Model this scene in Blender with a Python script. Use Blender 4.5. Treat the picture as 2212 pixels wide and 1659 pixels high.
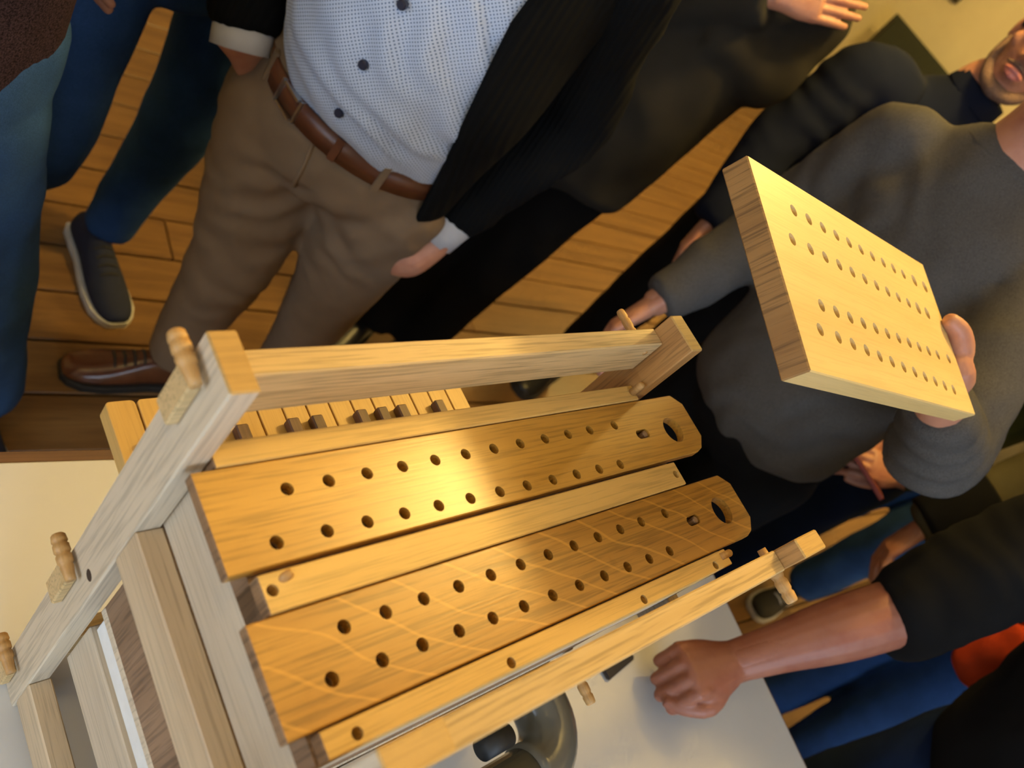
import bpy, bmesh, math, random
from mathutils import Vector, Matrix, noise
random.seed(7)
sc = bpy.context.scene
for o in list(bpy.data.objects):
    bpy.data.objects.remove(o)

# ------------------------------------------------------------------ camera
HC = 1.623                      # eye height of the photographer
TABLE = 0.745                   # table top
cam_d = bpy.data.cameras.new('camera')
cam = bpy.data.objects.new('camera', cam_d)
sc.collection.objects.link(cam)
cam.matrix_world = Matrix((
    (0.7342645, -0.0308040, -0.6781643, 0.0),
    (-0.3494983, 0.8392572, -0.4165313, 0.0),
    (0.5819851, 0.5428614, 0.6054708, HC),
    (0, 0, 0, 1)))
cam_d.sensor_fit = 'HORIZONTAL'
cam_d.sensor_width = 17.3
cam_d.lens = 13.8149
cam_d.clip_start = 0.02
cam_d.dof.use_dof = True
cam_d.dof.focus_distance = 0.72
cam_d.dof.aperture_fstop = 2.8
sc.camera = cam

# ------------------------------------------------------------------ world, lights, exposure
wd = bpy.data.worlds.new('world'); sc.world = wd; wd.use_nodes = True
wd.node_tree.nodes['Background'].inputs[0].default_value = (0.55, 0.7, 1.0, 1)
wd.node_tree.nodes['Background'].inputs[1].default_value = 1.0
sc.view_settings.view_transform = 'Standard'
sc.view_settings.look = 'None'
sc.view_settings.exposure = 0.0
sc.view_settings.gamma = 1.0
sc.view_settings.use_curve_mapping = False

try:
    cy = sc.cycles
    cy.max_bounces = 5; cy.diffuse_bounces = 3; cy.glossy_bounces = 2; cy.transmission_bounces = 3
    cy.use_adaptive_sampling = True; cy.adaptive_threshold = .07; cy.adaptive_min_samples = 12
    cy.caustics_reflective = False; cy.caustics_refractive = False
except Exception:
    pass
def area(name, loc, target, sx, sy, power, col, spread=180):
    d = bpy.data.lights.new(name, 'AREA'); d.shape = 'RECTANGLE'; d.size = sx; d.size_y = sy
    d.energy = power; d.color = col; d.spread = math.radians(spread)
    o = bpy.data.objects.new(name, d); sc.collection.objects.link(o); o.location = loc
    o.rotation_euler = (Vector(target) - Vector(loc)).to_track_quat('-Z', 'Y').to_euler()
    return o
def bulb(name, loc, power, col, r):
    d = bpy.data.lights.new(name, 'POINT'); d.energy = power; d.color = col; d.shadow_soft_size = r
    o = bpy.data.objects.new(name, d); sc.collection.objects.link(o); o.location = loc
    return o
WARM = (1.0, 0.67, 0.19)
COOL = (0.60, 0.78, 1.0)
bulb('ceiling_bulb_and_fill', (1.72, 0.86, 2.62), 98, WARM, 0.10)
bulb('ceiling_bulb_and_fill', (-0.35, 0.25, 2.66), 9, WARM, 0.10)  # added fill with no lamp known, warms left crossbeam and table end
bulb('ceiling_bulb_and_fill', (4.6, 2.2, 2.7), 120, WARM, 0.12)
bulb('ceiling_bulb_and_fill', (4.4, -1.6, 2.7), 50, WARM, 0.12)
area('daylight_and_fill', (0.10, -2.56, 1.70), (0.45, 0.3, 0.9), 1.6, 1.4, 56, COOL)
area('daylight_and_fill', (-1.42, -0.1, 1.30), (0.3, 0.15, 0.9), 1.0, 1.0, 15, COOL)  # added fill, no window known here, cools the left post's outer face

# ------------------------------------------------------------------ helpers
def obj(name, me, mat=None, parent=None, smooth=False):
    o = bpy.data.objects.new(name, me); sc.collection.objects.link(o)
    if mat is not None and len(me.materials) == 0: me.materials.append(mat)
    if parent is not None: o.parent = parent
    if smooth:
        me.polygons.foreach_set('use_smooth', [True]*len(me.polygons))
    return o
def pyd(verts, faces):
    me = bpy.data.meshes.new('m'); me.from_pydata([tuple(v) for v in verts], [], faces); me.update(); return me
def tag(o, label=None, cat=None, group=None, kind=None):
    if label: o['label'] = label
    if cat: o['category'] = cat
    if group: o['group'] = group
    if kind: o['kind'] = kind
    return o
def empty(name, loc, rz=0):
    o = bpy.data.objects.new(name, None); sc.collection.objects.link(o)
    o.location = loc; o.rotation_euler = (0, 0, rz); o.empty_display_size = .05
    return o
def box_me(x0, x1, y0, y1, z0, z1, bev=0.0, seg=1):
    bm = bmesh.new()
    vs = [bm.verts.new((x, y, z)) for x in (x0, x1) for y in (y0, y1) for z in (z0, z1)]
    for f in ((0,1,3,2),(4,6,7,5),(0,4,5,1),(2,3,7,6),(0,2,6,4),(1,5,7,3)):
        bm.faces.new([vs[i] for i in f])
    if bev: bmesh.ops.bevel(bm, geom=bm.edges[:], offset=bev, segments=seg, affect='EDGES')
    bmesh.ops.recalc_face_normals(bm, faces=bm.faces[:])
    me = bpy.data.meshes.new('m'); bm.to_mesh(me); bm.free(); return me
def prism_me(poly, z0, z1, bev=0.0):
    bm = bmesh.new(); n = len(poly)
    b = [bm.verts.new((x, y, z0)) for x, y in poly]; t = [bm.verts.new((x, y, z1)) for x, y in poly]
    bm.faces.new(b[::-1]); bm.faces.new(t)
    for i in range(n): bm.faces.new((b[i], b[(i+1) % n], t[(i+1) % n], t[i]))
    bmesh.ops.recalc_face_normals(bm, faces=bm.faces[:])
    if bev: bmesh.ops.bevel(bm, geom=bm.edges[:], offset=bev, segments=1, affect='EDGES')
    me = bpy.data.meshes.new('m'); bm.to_mesh(me); bm.free(); return me
def lathe(p0, p1, prof, seg=16):
    """turned shape between p0 and p1; prof = [(t, radius)]"""
    p0 = Vector(p0); p1 = Vector(p1); ax = (p1-p0).normalized()
    a = ax.orthogonal().normalized(); b = ax.cross(a); vs = []; fs = []
    for t, r in prof:
        c = p0.lerp(p1, t)
        for k in range(seg):
            an = 2*math.pi*k/seg; vs.append(c + a*math.cos(an)*r + b*math.sin(an)*r)
    n = len(prof)
    for i in range(n-1):
        for k in range(seg):
            k2 = (k+1) % seg; fs.append((i*seg+k, i*seg+k2, (i+1)*seg+k2, (i+1)*seg+k))
    fs.append(tuple(range(seg))[::-1]); fs.append(tuple(range((n-1)*seg, n*seg)))
    return pyd(vs, fs)
def evaluated(o):
    dg = bpy.context.evaluated_depsgraph_get(); dg.update()
    me = bpy.data.meshes.new_from_object(o.evaluated_get(dg)); return me
def drill(me, cylinders):
    """cut vertical holes [(x, y, z0, z1, r)] or slots [(x, y, z0, z1, r, x2)] out of a mesh"""
    bm = bmesh.new()
    for c in cylinders:
        x, y, z0, z1, r = c[:5]; x2 = c[5] if len(c) > 5 else x
        n = 36 if r > .01 else 20; pts = []
        for k in range(n):
            an = 2*math.pi*(k+.5)/n; pts.append((((x2 if math.cos(an) > 0 else x))+r*math.cos(an), y+r*math.sin(an)))
        b = [bm.verts.new((p[0], p[1], z0)) for p in pts]; t = [bm.verts.new((p[0], p[1], z1)) for p in pts]
        bm.faces.new(b[::-1]); bm.faces.new(t)
        for i in range(n): bm.faces.new((b[i], b[(i+1) % n], t[(i+1) % n], t[i]))
    cm = bpy.data.meshes.new('c'); bm.to_mesh(cm); bm.free()
    co = bpy.data.objects.new('cut', cm); sc.collection.objects.link(co)
    bo = bpy.data.objects.new('base', me); sc.collection.objects.link(bo)
    m = bo.modifiers.new('b', 'BOOLEAN'); m.operation = 'DIFFERENCE'; m.object = co; m.solver = 'EXACT'
    out = evaluated(bo)
    bpy.data.objects.remove(co); bpy.data.objects.remove(bo)
    return out

def end_faces(me, axis, mat):
    """give the sawn ends of a board their own end-grain material"""
    me.materials.append(mat); k = len(me.materials)-1
    cs = [v.co[axis] for v in me.vertices]; lo, hi = min(cs), max(cs)
    for p in me.polygons:
        if abs(p.normal[axis]) > .55 and (p.center[axis]-lo < .0015 or hi-p.center[axis] < .0015): p.material_index = k

# ------------------------------------------------------------------ materials
def base_mat(name, rough=.6):
    m = bpy.data.materials.new(name); m.use_nodes = True
    nt = m.node_tree; b = nt.nodes['Principled BSDF']; b.inputs['Roughness'].default_value = rough
    return m, nt, b
def N(nt, t, **kw):
    n = nt.nodes.new(t)
    for k, v in kw.items(): setattr(n, k, v)
    return n
def ramp(nt, fac, stops):
    r = N(nt, 'ShaderNodeValToRGB'); nt.links.new(fac, r.inputs[0])
    e = r.color_ramp.elements
    while len(e) < len(stops): e.new(.5)
    for i, (p, c) in enumerate(stops):
        e[i].position = p; e[i].color = (*c, 1) if len(c) == 3 else c
    return r.outputs[0]
def coords(nt, scale, rot=(0,0,0), per_object=True):
    tc = N(nt, 'ShaderNodeTexCoord'); mp = N(nt, 'ShaderNodeMapping')
    mp.inputs['Scale'].default_value = scale; mp.inputs['Rotation'].default_value = rot
    if per_object:
        oi = N(nt, 'ShaderNodeObjectInfo'); ml = N(nt, 'ShaderNodeMath', operation='MULTIPLY'); ml.inputs[1].default_value = 13.7
        nt.links.new(oi.outputs['Random'], ml.inputs[0]); ad = N(nt, 'ShaderNodeVectorMath', operation='ADD')
        nt.links.new(tc.outputs['Object'], ad.inputs[0]); nt.links.new(ml.outputs[0], ad.inputs[1])
        nt.links.new(ad.outputs[0], mp.inputs[0])
    else:
        nt.links.new(tc.outputs['Object'], mp.inputs[0])
    return mp.outputs[0]
def noise_tex(nt, vec, scale, detail=4, rough=.55, dist=0):
    n = N(nt, 'ShaderNodeTexNoise'); n.inputs['Scale'].default_value = scale; n.inputs['Detail'].default_value = detail
    n.inputs['Roughness'].default_value = rough; n.inputs['Distortion'].default_value = dist
    nt.links.new(vec, n.inputs['Vector']); return n.outputs[0]
def mix(nt, fac, a, b, mode='MIX'):
    m = N(nt, 'ShaderNodeMix', data_type='RGBA', blend_type=mode)
    for s, v in ((0, fac), (6, a), (7, b)):
        if hasattr(v, 'links') or hasattr(v, 'is_output'): nt.links.new(v, m.inputs[s])
        else: m.inputs[s].default_value = v if isinstance(v, float) else (*v, 1)
    return m.outputs[2]
def bump(nt, b, h, strength, dist=.001):
    bp = N(nt, 'ShaderNodeBump'); bp.inputs['Strength'].default_value = strength; bp.inputs['Distance'].default_value = dist
    nt.links.new(h, bp.inputs['Height']); nt.links.new(bp.outputs[0], b.inputs['Normal'])
def wood(name, light, dark, axis=0, rough=.5, pores=.35, flecks=0.0, tone=.6, coat=0.0):
    m, nt, b = base_mat(name, rough)
    s = [26.0]*3; s[axis] = 1.6
    broad = noise_tex(nt, coords(nt, tuple(s)), 1.0, 3, .5, .6)
    col = ramp(nt, broad, [(.30, dark), (.50, tuple(l*tone+d*(1-tone) for l, d in zip(light, dark))), (.70, light)])
    s2 = [420.0]*3; s2[axis] = 14.0
    fine = noise_tex(nt, coords(nt, tuple(s2)), 1.0, 2, .6)
    fr = ramp(nt, fine, [(.36, (1-pores,)*3), (.52, (1, 1, 1))])
    col = mix(nt, 1.0, col, fr, 'MULTIPLY')
    if flecks:
        s3 = [34.0]*3; s3[axis] = 22.0
        w = N(nt, 'ShaderNodeTexWave', wave_type='BANDS', bands_direction='DIAGONAL'); w.inputs['Scale'].default_value = .62
        w.inputs['Distortion'].default_value = 3.2; w.inputs['Detail'].default_value = 2; w.inputs['Detail Scale'].default_value = .6
        nt.links.new(coords(nt, tuple(s3)), w.inputs['Vector'])
        fl = ramp(nt, w.outputs['Fac'], [(.975, (0, 0, 0)), (.995, (1, 1, 1))])
        col = mix(nt, fl, col, mix(nt, flecks, col, tuple(min(1, c*1.5) for c in light)))
    nt.links.new(col, b.inputs['Base Color'])
    bump(nt, b, fine, .25, .0004)
    if coat: b.inputs['Coat Weight'].default_value = coat; b.inputs['Coat Roughness'].default_value = .3
    return m
def plain(name, col, rough=.6, metal=0.0, var=.12, scale=30, bumps=0.0):
    m, nt, b = base_mat(name, rough); b.inputs['Metallic'].default_value = metal
    n = noise_tex(nt, coords(nt, (1, 1, 1)), scale, 4)
    c = ramp(nt, n, [(.3, tuple(x*(1-var) for x in col)), (.7, tuple(min(1, x*(1+var)) for x in col))])
    nt.links.new(c, b.inputs['Base Color'])
    if bumps: bump(nt, b, n, bumps, .002)
    return m
def cloth(name, col, weave=900, var=.25, rough=.95, rib=0.0, rib_dir=(1, 0, 0), heather=0.0, sheen=0.0):
    m, nt, b = base_mat(name, rough)
    b.inputs['Sheen Weight'].default_value = sheen; b.inputs['Sheen Roughness'].default_value = .6
    b.inputs['Specular IOR Level'].default_value = .08
    big = noise_tex(nt, coords(nt, (1, 1, 1)), 7, 5, .6)
    c = ramp(nt, big, [(.25, tuple(x*(1-var) for x in col)), (.75, tuple(min(1, x*(1+var)) for x in col))])
    fine = noise_tex(nt, coords(nt, (1, 1, 1)), weave, 2, .7)
    if heather:
        fr = ramp(nt, fine, [(.35, (1-heather,)*3), (.65, (1+heather,)*3)])
        c = mix(nt, 1.0, c, fr, 'MULTIPLY')
    nt.links.new(c, b.inputs['Base Color'])
    h = fine
    if rib:
        w = N(nt, 'ShaderNodeTexWave', wave_type='BANDS', bands_direction='X'); w.inputs['Scale'].default_value = rib
        w.inputs['Distortion'].default_value = .6
        d = Vector(rib_dir).normalized(); q = d.rotation_difference(Vector((1, 0, 0))).to_euler()
        nt.links.new(coords(nt, (1, 1, 1), tuple(q), False), w.inputs['Vector'])
        bump(nt, b, w.outputs['Fac'], .45, .002)
        c2 = mix(nt, 1.0, c, ramp(nt, w.outputs['Fac'], [(0, (.88,)*3), (.6, (1.03,)*3)]), 'MULTIPLY')
        nt.links.new(c2, b.inputs['Base Color'])
    else:
        bump(nt, b, h, .35, .001)
    return m
def skin(name, col):
    m, nt, b = base_mat(name, .5)
    n = noise_tex(nt, coords(nt, (1, 1, 1)), 22, 5, .6)
    c = ramp(nt, n, [(.3, (col[0]*.86, col[1]*.72, col[2]*.70)), (.55, col), (.8, (min(1, col[0]*1.08), col[1]*1.08, col[2]*1.06))])
    nt.links.new(c, b.inputs['Base Color'])
    bump(nt, b, noise_tex(nt, coords(nt, (1, 1, 1)), 140, 3), .15, .001)
    return m

M = {}
M['slider_a'] = wood('oiled_oak_slider', (.58, .315, .056), (.43, .210, .030), 0, .34, .28, 0.0, .6, .25)
M['slider_b'] = wood('figured_oak_slider', (.53, .275, .046), (.37, .172, .024), 0, .38, .34, .34, .5, .10)
M['strip'] = wood('pale_oak_strip', (.74, .50, .18), (.62, .39, .12), 0, .5, .20)
M['rail'] = wood('oak_rail', (.66, .47, .23), (.54, .36, .15), 0, .5, .32)
M['post'] = wood('oak_post', (.66, .555, .41), (.58, .475, .34), 2, .6, .24)
M['post_shaded'] = wood('shaded_oak_post', (.50, .27, .085), (.36, .175, .05), 2, .5, .35)  # browner copy of the post oak, shade of the right posts put into colour
M['beam'] = wood('oak_crossbeam', (.62, .48, .31), (.53, .39, .24), 1, .55, .22)
M['panel'] = wood('oak_panel', (.60, .50, .37), (.52, .42, .30), 1, .6, .18)
M['brown'] = wood('dark_oak_board', (.34, .21, .12), (.20, .115, .06), 2, .6, .35)
M['peg'] = wood('turned_beech', (.58, .34, .125), (.44, .23, .07), 1, .5, .15)
M['key'] = wood('yellow_boxwood_key', (.62, .40, .13), (.52, .31, .085), 1, .4, .10)
M['sharp'] = wood('walnut_sharp', (.16, .08, .045), (.075, .035, .02), 1, .5, .25)
M['maple'] = wood('pale_maple_board', (.76, .56, .24), (.68, .475, .18), 0, .45, .08)
M['end'] = wood('brown_end_grain', (.30, .175, .085), (.20, .105, .045), 2, .6, .45)
M['end_pale'] = wood('striped_end_grain', (.36, .195, .062), (.26, .130, .038), 2, .6, .45)
M['post_top'] = wood('warm_post_end', (.60, .385, .135), (.50, .30, .09), 0, .5, .15)
M['dark_in'] = plain('dark_shade_and_knot', (.05, .028, .015), .9)  # dark tone painting the shade inside the chest, also used for the knot
M['white_leather'] = plain('white_leather', (.78, .78, .76), .7, 0, .05, 60)
M['table'] = plain('white_tabletop', (.60, .59, .565), .42, 0, .03, 6)
M['edge'] = wood('dark_table_edge', (.16, .075, .035), (.09, .04, .02), 0, .5, .2)
M['pvc'] = plain('grey_plastic_pipe', (.135, .13, .108), .18, 0, .05, 12)
M['rubber'] = plain('black_rubber', (.02, .02, .02), .6)
M['wall'] = plain('yellow_wall_paint', (.80, .73, .50), .85, 0, .05, 3, .1)
M['ceil'] = plain('white_ceiling', (.75, .72, .64), .9, 0, .03, 3)
M['skin'] = skin('skin', (.46, .215, .135))
M['skin_red'] = skin('ruddy_skin', (.29, .112, .072))
M['black_plastic'] = plain('black_plastic', (.03, .028, .032), .35)
M['steel'] = plain('steel', (.6, .58, .55), .3, 1.0, .05)

# ------------------------------------------------------------------ room shell
RX0, RX1, RY0, RY1, RZ = -1.5, 7.0, -2.6, 5.2, 2.9
def struct(name, me, m, parent=None):
    o = obj(name, me, m, parent)
    if parent is None: o['kind'] = 'structure'
    return o
floor = struct('floor', box_me(RX0, RX1, RY0, RY1, -.10, -.016), M['edge'])
FM = wood('waxed_pine_plank', (.265, .138, .044), (.165, .078, .024), 0, .40, .18, 0, .55, .15)
pl = {}
y = 1.041 - .14*26; k = 0
while y < RY1:
    y0, y1 = max(y, RY0), min(y+.14, RY1); x = RX0 - random.random()*1.6
    while x < RX1 and y1-y0 > .02:
        L = random.choice((2.6, 3.2, 3.8)); a, b = max(x, RX0), min(x+L, RX1)
        if b-a > .15:
            me = pl.get(L)
            if a > x or b < x+L or (y1-y0) < .139: me = box_me(0, b-a-.003, 0, y1-y0-.0065, 0, .02, .002)
            elif me is None: me = pl[L] = box_me(0, L-.003, 0, .1335, 0, .02, .002)
            o = obj('plank', me, FM, floor); o.location = (a, y0+.003, -.019 + random.uniform(-.0008, .0008)); k += 1
        x += L
    y += .14
struct('wall_right', box_me(RX1, RX1+.12, RY0-.12, RY1+.12, -.1, RZ), M['wall'])
struct('wall_far', box_me(RX0, RX1, RY1, RY1+.12, -.1, RZ), M['wall'])
def wall_with_window(name, horiz, fixed0, fixed1, a0, a1, w0, w1):
    bm = bmesh.new()
    for s0, s1, z0, z1 in ((a0, w0, -.1, RZ), (w1, a1, -.1, RZ), (w0, w1, -.1, 1.0), (w0, w1, 2.5, RZ)):
        me = box_me(s0, s1, fixed0, fixed1, z0, z1) if horiz else box_me(fixed0, fixed1, s0, s1, z0, z1)
        bm.from_mesh(me)
    me = bpy.data.meshes.new('m'); bm.to_mesh(me); bm.free()
    return struct(name, me, M['wall'])
wall_with_window('wall_near', True, RY0-.12, RY0, RX0, RX1, -.7, .9)
wall_with_window('wall_left', False, RX0-.12, RX0, RY0-.12, RY1+.12, -.6, .4)  # window opening in the left wall is added for the cool side fill
struct('ceiling', box_me(RX0-.12, RX1+.12, RY0-.12, RY1+.12, RZ, RZ+.1), M['ceil'])
WF = plain('white_window_frame', (.8, .8, .78), .5)
gm, gnt, gb = base_mat('window_glass', .02); gb.inputs['Transmission Weight'].default_value = 1.0
nn = noise_tex(gnt, coords(gnt, (1, 1, 1)), 2); gnt.links.new(ramp(gnt, nn, [(0, (.97, .98, 1)), (1, (1, 1, 1))]), gb.inputs['Base Color'])
def window(name, horiz, fixed, w0, w1):
    bm = bmesh.new()
    for s0, s1, z0, z1 in ((w0, w1, 1.0, 1.06), (w0, w1, 2.44, 2.5), (w0, w0+.06, 1.06, 2.44), (w1-.06, w1, 1.06, 2.44), ((w0+w1)/2-.025, (w0+w1)/2+.025, 1.06, 2.44)):
        bm.from_mesh(box_me(s0, s1, fixed-.07, fixed-.01, z0, z1) if horiz else box_me(fixed-.07, fixed-.01, s0, s1, z0, z1))
    me = bpy.data.meshes.new('m'); bm.to_mesh(me); bm.free()
    return struct(name, me, WF)
window('window_1', True, RY0, -.7, .9); window('added_window', False, RX0, -.6, .4)  # second window is added, unseen, to go with the cool side fill
# skirting of the wall that shows
struct('baseboard_right', box_me(RX1-.02, RX1, RY0, RY1, 0, .12), M['edge'])

# pictures and boards at the far wall
M['frame'] = plain('dark_picture_frame', (.045, .04, .025), .5)
M['canvas'] = plain('dark_canvas', (.12, .11, .07), .8, 0, .4, 6)
def picture(name, x, y0, y1, z0, z1, label, cat):
    r = empty(name, (x, (y0+y1)/2, z0)); tag(r, label, cat)
    obj('canvas', box_me(-.03, -.012, -(y1-y0)/2+.04, (y1-y0)/2-.04, .04, z1-z0-.04), M['canvas'], r)
    for a, b, c, d in ((-(y1-y0)/2, (y1-y0)/2, 0, .045), (-(y1-y0)/2, (y1-y0)/2, z1-z0-.045, z1-z0), (-(y1-y0)/2, -(y1-y0)/2+.045, .045, z1-z0-.045), ((y1-y0)/2-.045, (y1-y0)/2, .045, z1-z0-.045)):
        obj('frame_bar', box_me(-.045, 0, a, b, c, d), M['frame'], r)
    return r
picture('wall_picture', RX1, 4.06, 4.80, 1.375, 2.05, 'dark framed picture hanging on the yellow far wall', 'picture')
r = empty('notice_board', (RX1-.3, 3.77, 0)); tag(r, 'dark green display board standing against the yellow wall', 'display board')
obj('panel', box_me(-.012, .012, -.42, .42, .35, 1.06, .004), plain('dark_green_board', (.035, .045, .03), .7), r)
for s in (-.40, .38):
    obj('leg', box_me(-.02, .02, s, s+.025, 0, 1.02), M['frame'], r)
    obj('foot', box_me(-.2, .2, s, s+.025, 0, .03), M['frame'], r)

# ------------------------------------------------------------------ table
TX0, TX1, TY0, TY1 = .03, 1.293, -.36, .477
tb = empty('table', ((TX0+TX1)/2, (TY0+TY1)/2, 0)); tag(tb, 'white topped table with dark wooden edging under the organ model', 'table')
hx, hy = (TX1-TX0)/2, (TY1-TY0)/2
obj('table_top', box_me(-hx, hx, -hy, hy, TABLE-.028, TABLE, .002), M['table'], tb)
for a, b, c, d in ((-hx-.014, hx+.004, hy, hy+.014), (-hx-.014, hx+.004, -hy-.014, -hy), (hx, hx+.004, -hy, hy), (-hx-.014, -hx, -hy, hy)):
    obj('edging', box_me(a, b, c, d, TABLE-.03, TABLE-.002, .001), M['edge'], tb)
obj('apron', box_me(-hx+.06, hx-.06, -hy+.06, hy-.06, TABLE-.10, TABLE-.028), M['edge'], tb)
for sx in (-1, 1):
    for sy in (-1, 1):
        obj('leg', box_me(sx*(hx-.09)-.03, sx*(hx-.09)+.03, sy*(hy-.09)-.03, sy*(hy-.09)+.03, 0, TABLE-.028, .004), M['edge'], tb)

# ------------------------------------------------------------------ organ model (chest, frame, keys)
# measured in half-metre units below the eye, scaled by S, turned 7.45 degrees on the table
S = .84; BX, BY = .53*S, .13*S
A = math.radians(7.45)
org = empty('organ_model', (BX*math.cos(A)-BY*math.sin(A), BX*math.sin(A)+BY*math.cos(A), TABLE), A)
tag(org, 'oak demonstration model of an organ wind chest with two drilled sliders and keyboard', 'organ model')
ZT = (TABLE-HC)/S
def post(*a):
    o = obox('post', *a); end_faces(o.data, 2, M['post_top']); return o
def q(x, y, z): return (S*x-BX, S*y-BY, S*z+HC-TABLE)
def obox(name, x0, x1, y0, y1, z0, z1, m, bev=.0012, parent=org):
    a = q(x0, y0, z0); b = q(x1, y1, z1)
    return obj(name, box_me(a[0], b[0], a[1], b[1], a[2], b[2], bev), m, parent)
XL0, XL1, XR0, XR1 = .247, .2685, .792, .8145      # rear posts
YP0, YP1 = .235, .2835
ZTOP = -.409
post(XL0, XL1, YP0, YP1, ZT, ZTOP, M['post'])
post(XR0, XR1, YP0, YP1, ZT, ZTOP, M['post_shaded'])
YF0, YF1 = -.0098, .0112                           # front posts
post(.250, .298, YF0, YF1, ZT, ZTOP, M['post'])
post(.764, .8136, YF0, YF1, ZT, ZTOP, M['post_shaded'])
# long rails
rr = obox('rail', XL1, XR0, .263, .285, -.4875, -.4357, M['rail'])
obox('tenon', .2375, XL0, .258, .2795, -.484, -.4375, M['rail'])
obox('rail', .298, .764, -.0105, .0115, -.487, -.435, M['rail'])
obox('rail', XL1, XR0, .263, .285, -1.0, -.95, M['rail'])
obox('rail', .298, .764, -.0105, .0115, -.83, -.775, M['rail'])
obox('tenon', .2375, XL0, .258, .280, -.80, -.748, M['rail'])
obox('tenon', .2375, XL0, .258, .280, -1.03, -.992, M['rail'])
# cross beams left and right, high and low
for z0, z1 in ((-.657, -.605), (-1.025, -.967)):
    obox('crossbeam', XL0, .2692, YF1, YP0, z0, z1, M['beam'])
    obox('crossbeam', XR0, XR1, YF1, YP0, z0, z1, M['beam'])
# turned pegs along the depth axis
PROF = [(0, .72), (.03, .9), (.16, 1), (.20, .82), (.24, 1), (.38, 1.03), (.43, .82), (.48, 1), (.62, .98), (.66, .80), (.72, .85), (.88, .7), (1, .66)]
def peg(x, y0, y1, z, r=.0062, slim=1.0):
    a, b = q(x, y0, z), q(x, y1, z)
    return obj('peg', lathe(a, b, [(t, r*S*k) for t, k in PROF]), M['peg'], org, True)
peg(.2385, .297, .255, -.4290, .0068); peg(.2385, .299, .255, -.738, .0068); peg(.2385, .299, .255, -.982, .0068)
peg(.775, .322, .262, -.452, .0052); peg(.789, -.042, .0185, -.462, .0072); peg(.789, -.047, .0185, -.788, .0072)
knot = q(.2470, .249, -.719)
obj('knot', lathe(knot, (knot[0]-.0004, knot[1], knot[2]), [(0, .0048), (1, .0042)], 12), M['dark_in'], org)
# sliders
H1 = [.3166+.0361*i for i in range(11)] + [.7213]
H2 = [.2932] + [.3345+.0361*i for i in range(11)]
H3 = [.3177+.0361*i for i in range(11)] + [.7225]
H4 = [.2948] + [.336+.0361*i for i in range(11)]
def lerp(a, b, i, n): return a+(b-a)*i/(n-1)
holes_a = [(x, .2032) for x in H1] + [(x, lerp(.1652, .1585, i, 12)) for i, x in enumerate(H2)]
holes_b = [(x, .0945) for x in H3] + [(x, lerp(.0648, .0572, i, 12)) for i, x in enumerate(H4)]
ZS = -.5
def slider(y0, y1, holes, big, slot, m, label):
    poly = [(.2506, y0), (.845, y0), (.858, y0+.004), (.8715, y0+.018), (.8715, y1-.014), (.856, y1), (.2506, y1)]
    me = prism_me([q(x, yy, 0)[:2] for x, yy in poly], q(0, 0, ZS-.0104)[2], q(0, 0, ZS)[2], .0008)
    zz = (q(0, 0, ZS-.05)[2], q(0, 0, ZS+.05)[2])
    cyl = [(*q(x, yy, 0)[:2], *zz, .0054*S) for x, yy in holes]
    cyl.append((*q(big[0], big[1], 0)[:2], *zz, .0165*S))
    cyl.append((*q(slot[0], slot[1], 0)[:2], *zz, .0055*S, q(slot[2], slot[1], 0)[0]))
    o = obj('slider', drill(me, cyl), m, org); o['label'] = label; end_faces(o.data, 0, M['end'])
    pin = obj('pin', lathe(q(slot[2], slot[1], ZS-.04), q(slot[2], slot[1], ZS-.001), [(0, .0042*S), (.97, .0042*S), (1, .0034*S)], 12), M['brown'], o)
    return o
slider(.1498, .228, holes_a, (.8225, .1835), (.7555, .1865, .7685), M['slider_a'], 'plain orange oak slider')
slider(.0393, .1164, holes_b, (.824, .0765), (.7565, .0775, .7695), M['slider_b'], 'figured oak slider with ray flecks')
# fixed strips between the sliders
def strip(x0, x1, y0, y1, z0, hs):
    a, b = q(x0, y0, z0), q(x1, y1, ZS+.0012)
    me = box_me(a[0], b[0], a[1], b[1], a[2], b[2], .0008)
    if hs: me = drill(me, [(*q(x, yy, 0)[:2], a[2]+.003, b[2]+.02, .0045*S) for x, yy in hs])
    o = obj('strip', me, M['strip'], org); end_faces(me, 0, M['end']); return o
strip(.2692, .790, .2288, .2485, -.535, [])
strip(.2692, .7865, .1175, .1455, -.535, [(.277, .133), (.777, .131)])
strip(.2716, .7855, .0195, .0375, -.535, [(.297, .027), (.441, .0255), (.622, .0255), (.755, .0255)])
obj('stop_pin', lathe(q(.783, .2385, ZS), q(.783, .2385, ZS+.02), [(0, .0045*S), (.9, .0045*S), (1, .0035*S)], 12), M['peg'], org, True)
obj('stop_pin', lathe(q(.772, .031, ZS), q(.792, .031, ZS), [(0, .0042*S), (1, .0042*S)], 12), M['peg'], org, True)
obj('stop_pin', lathe(q(.2855, .1385, ZS-.002), q(.294, .141, ZS+.004), [(0, .0038*S), (.8, .0036*S), (1, .0026*S)], 12), M['peg'], org, True)
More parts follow.
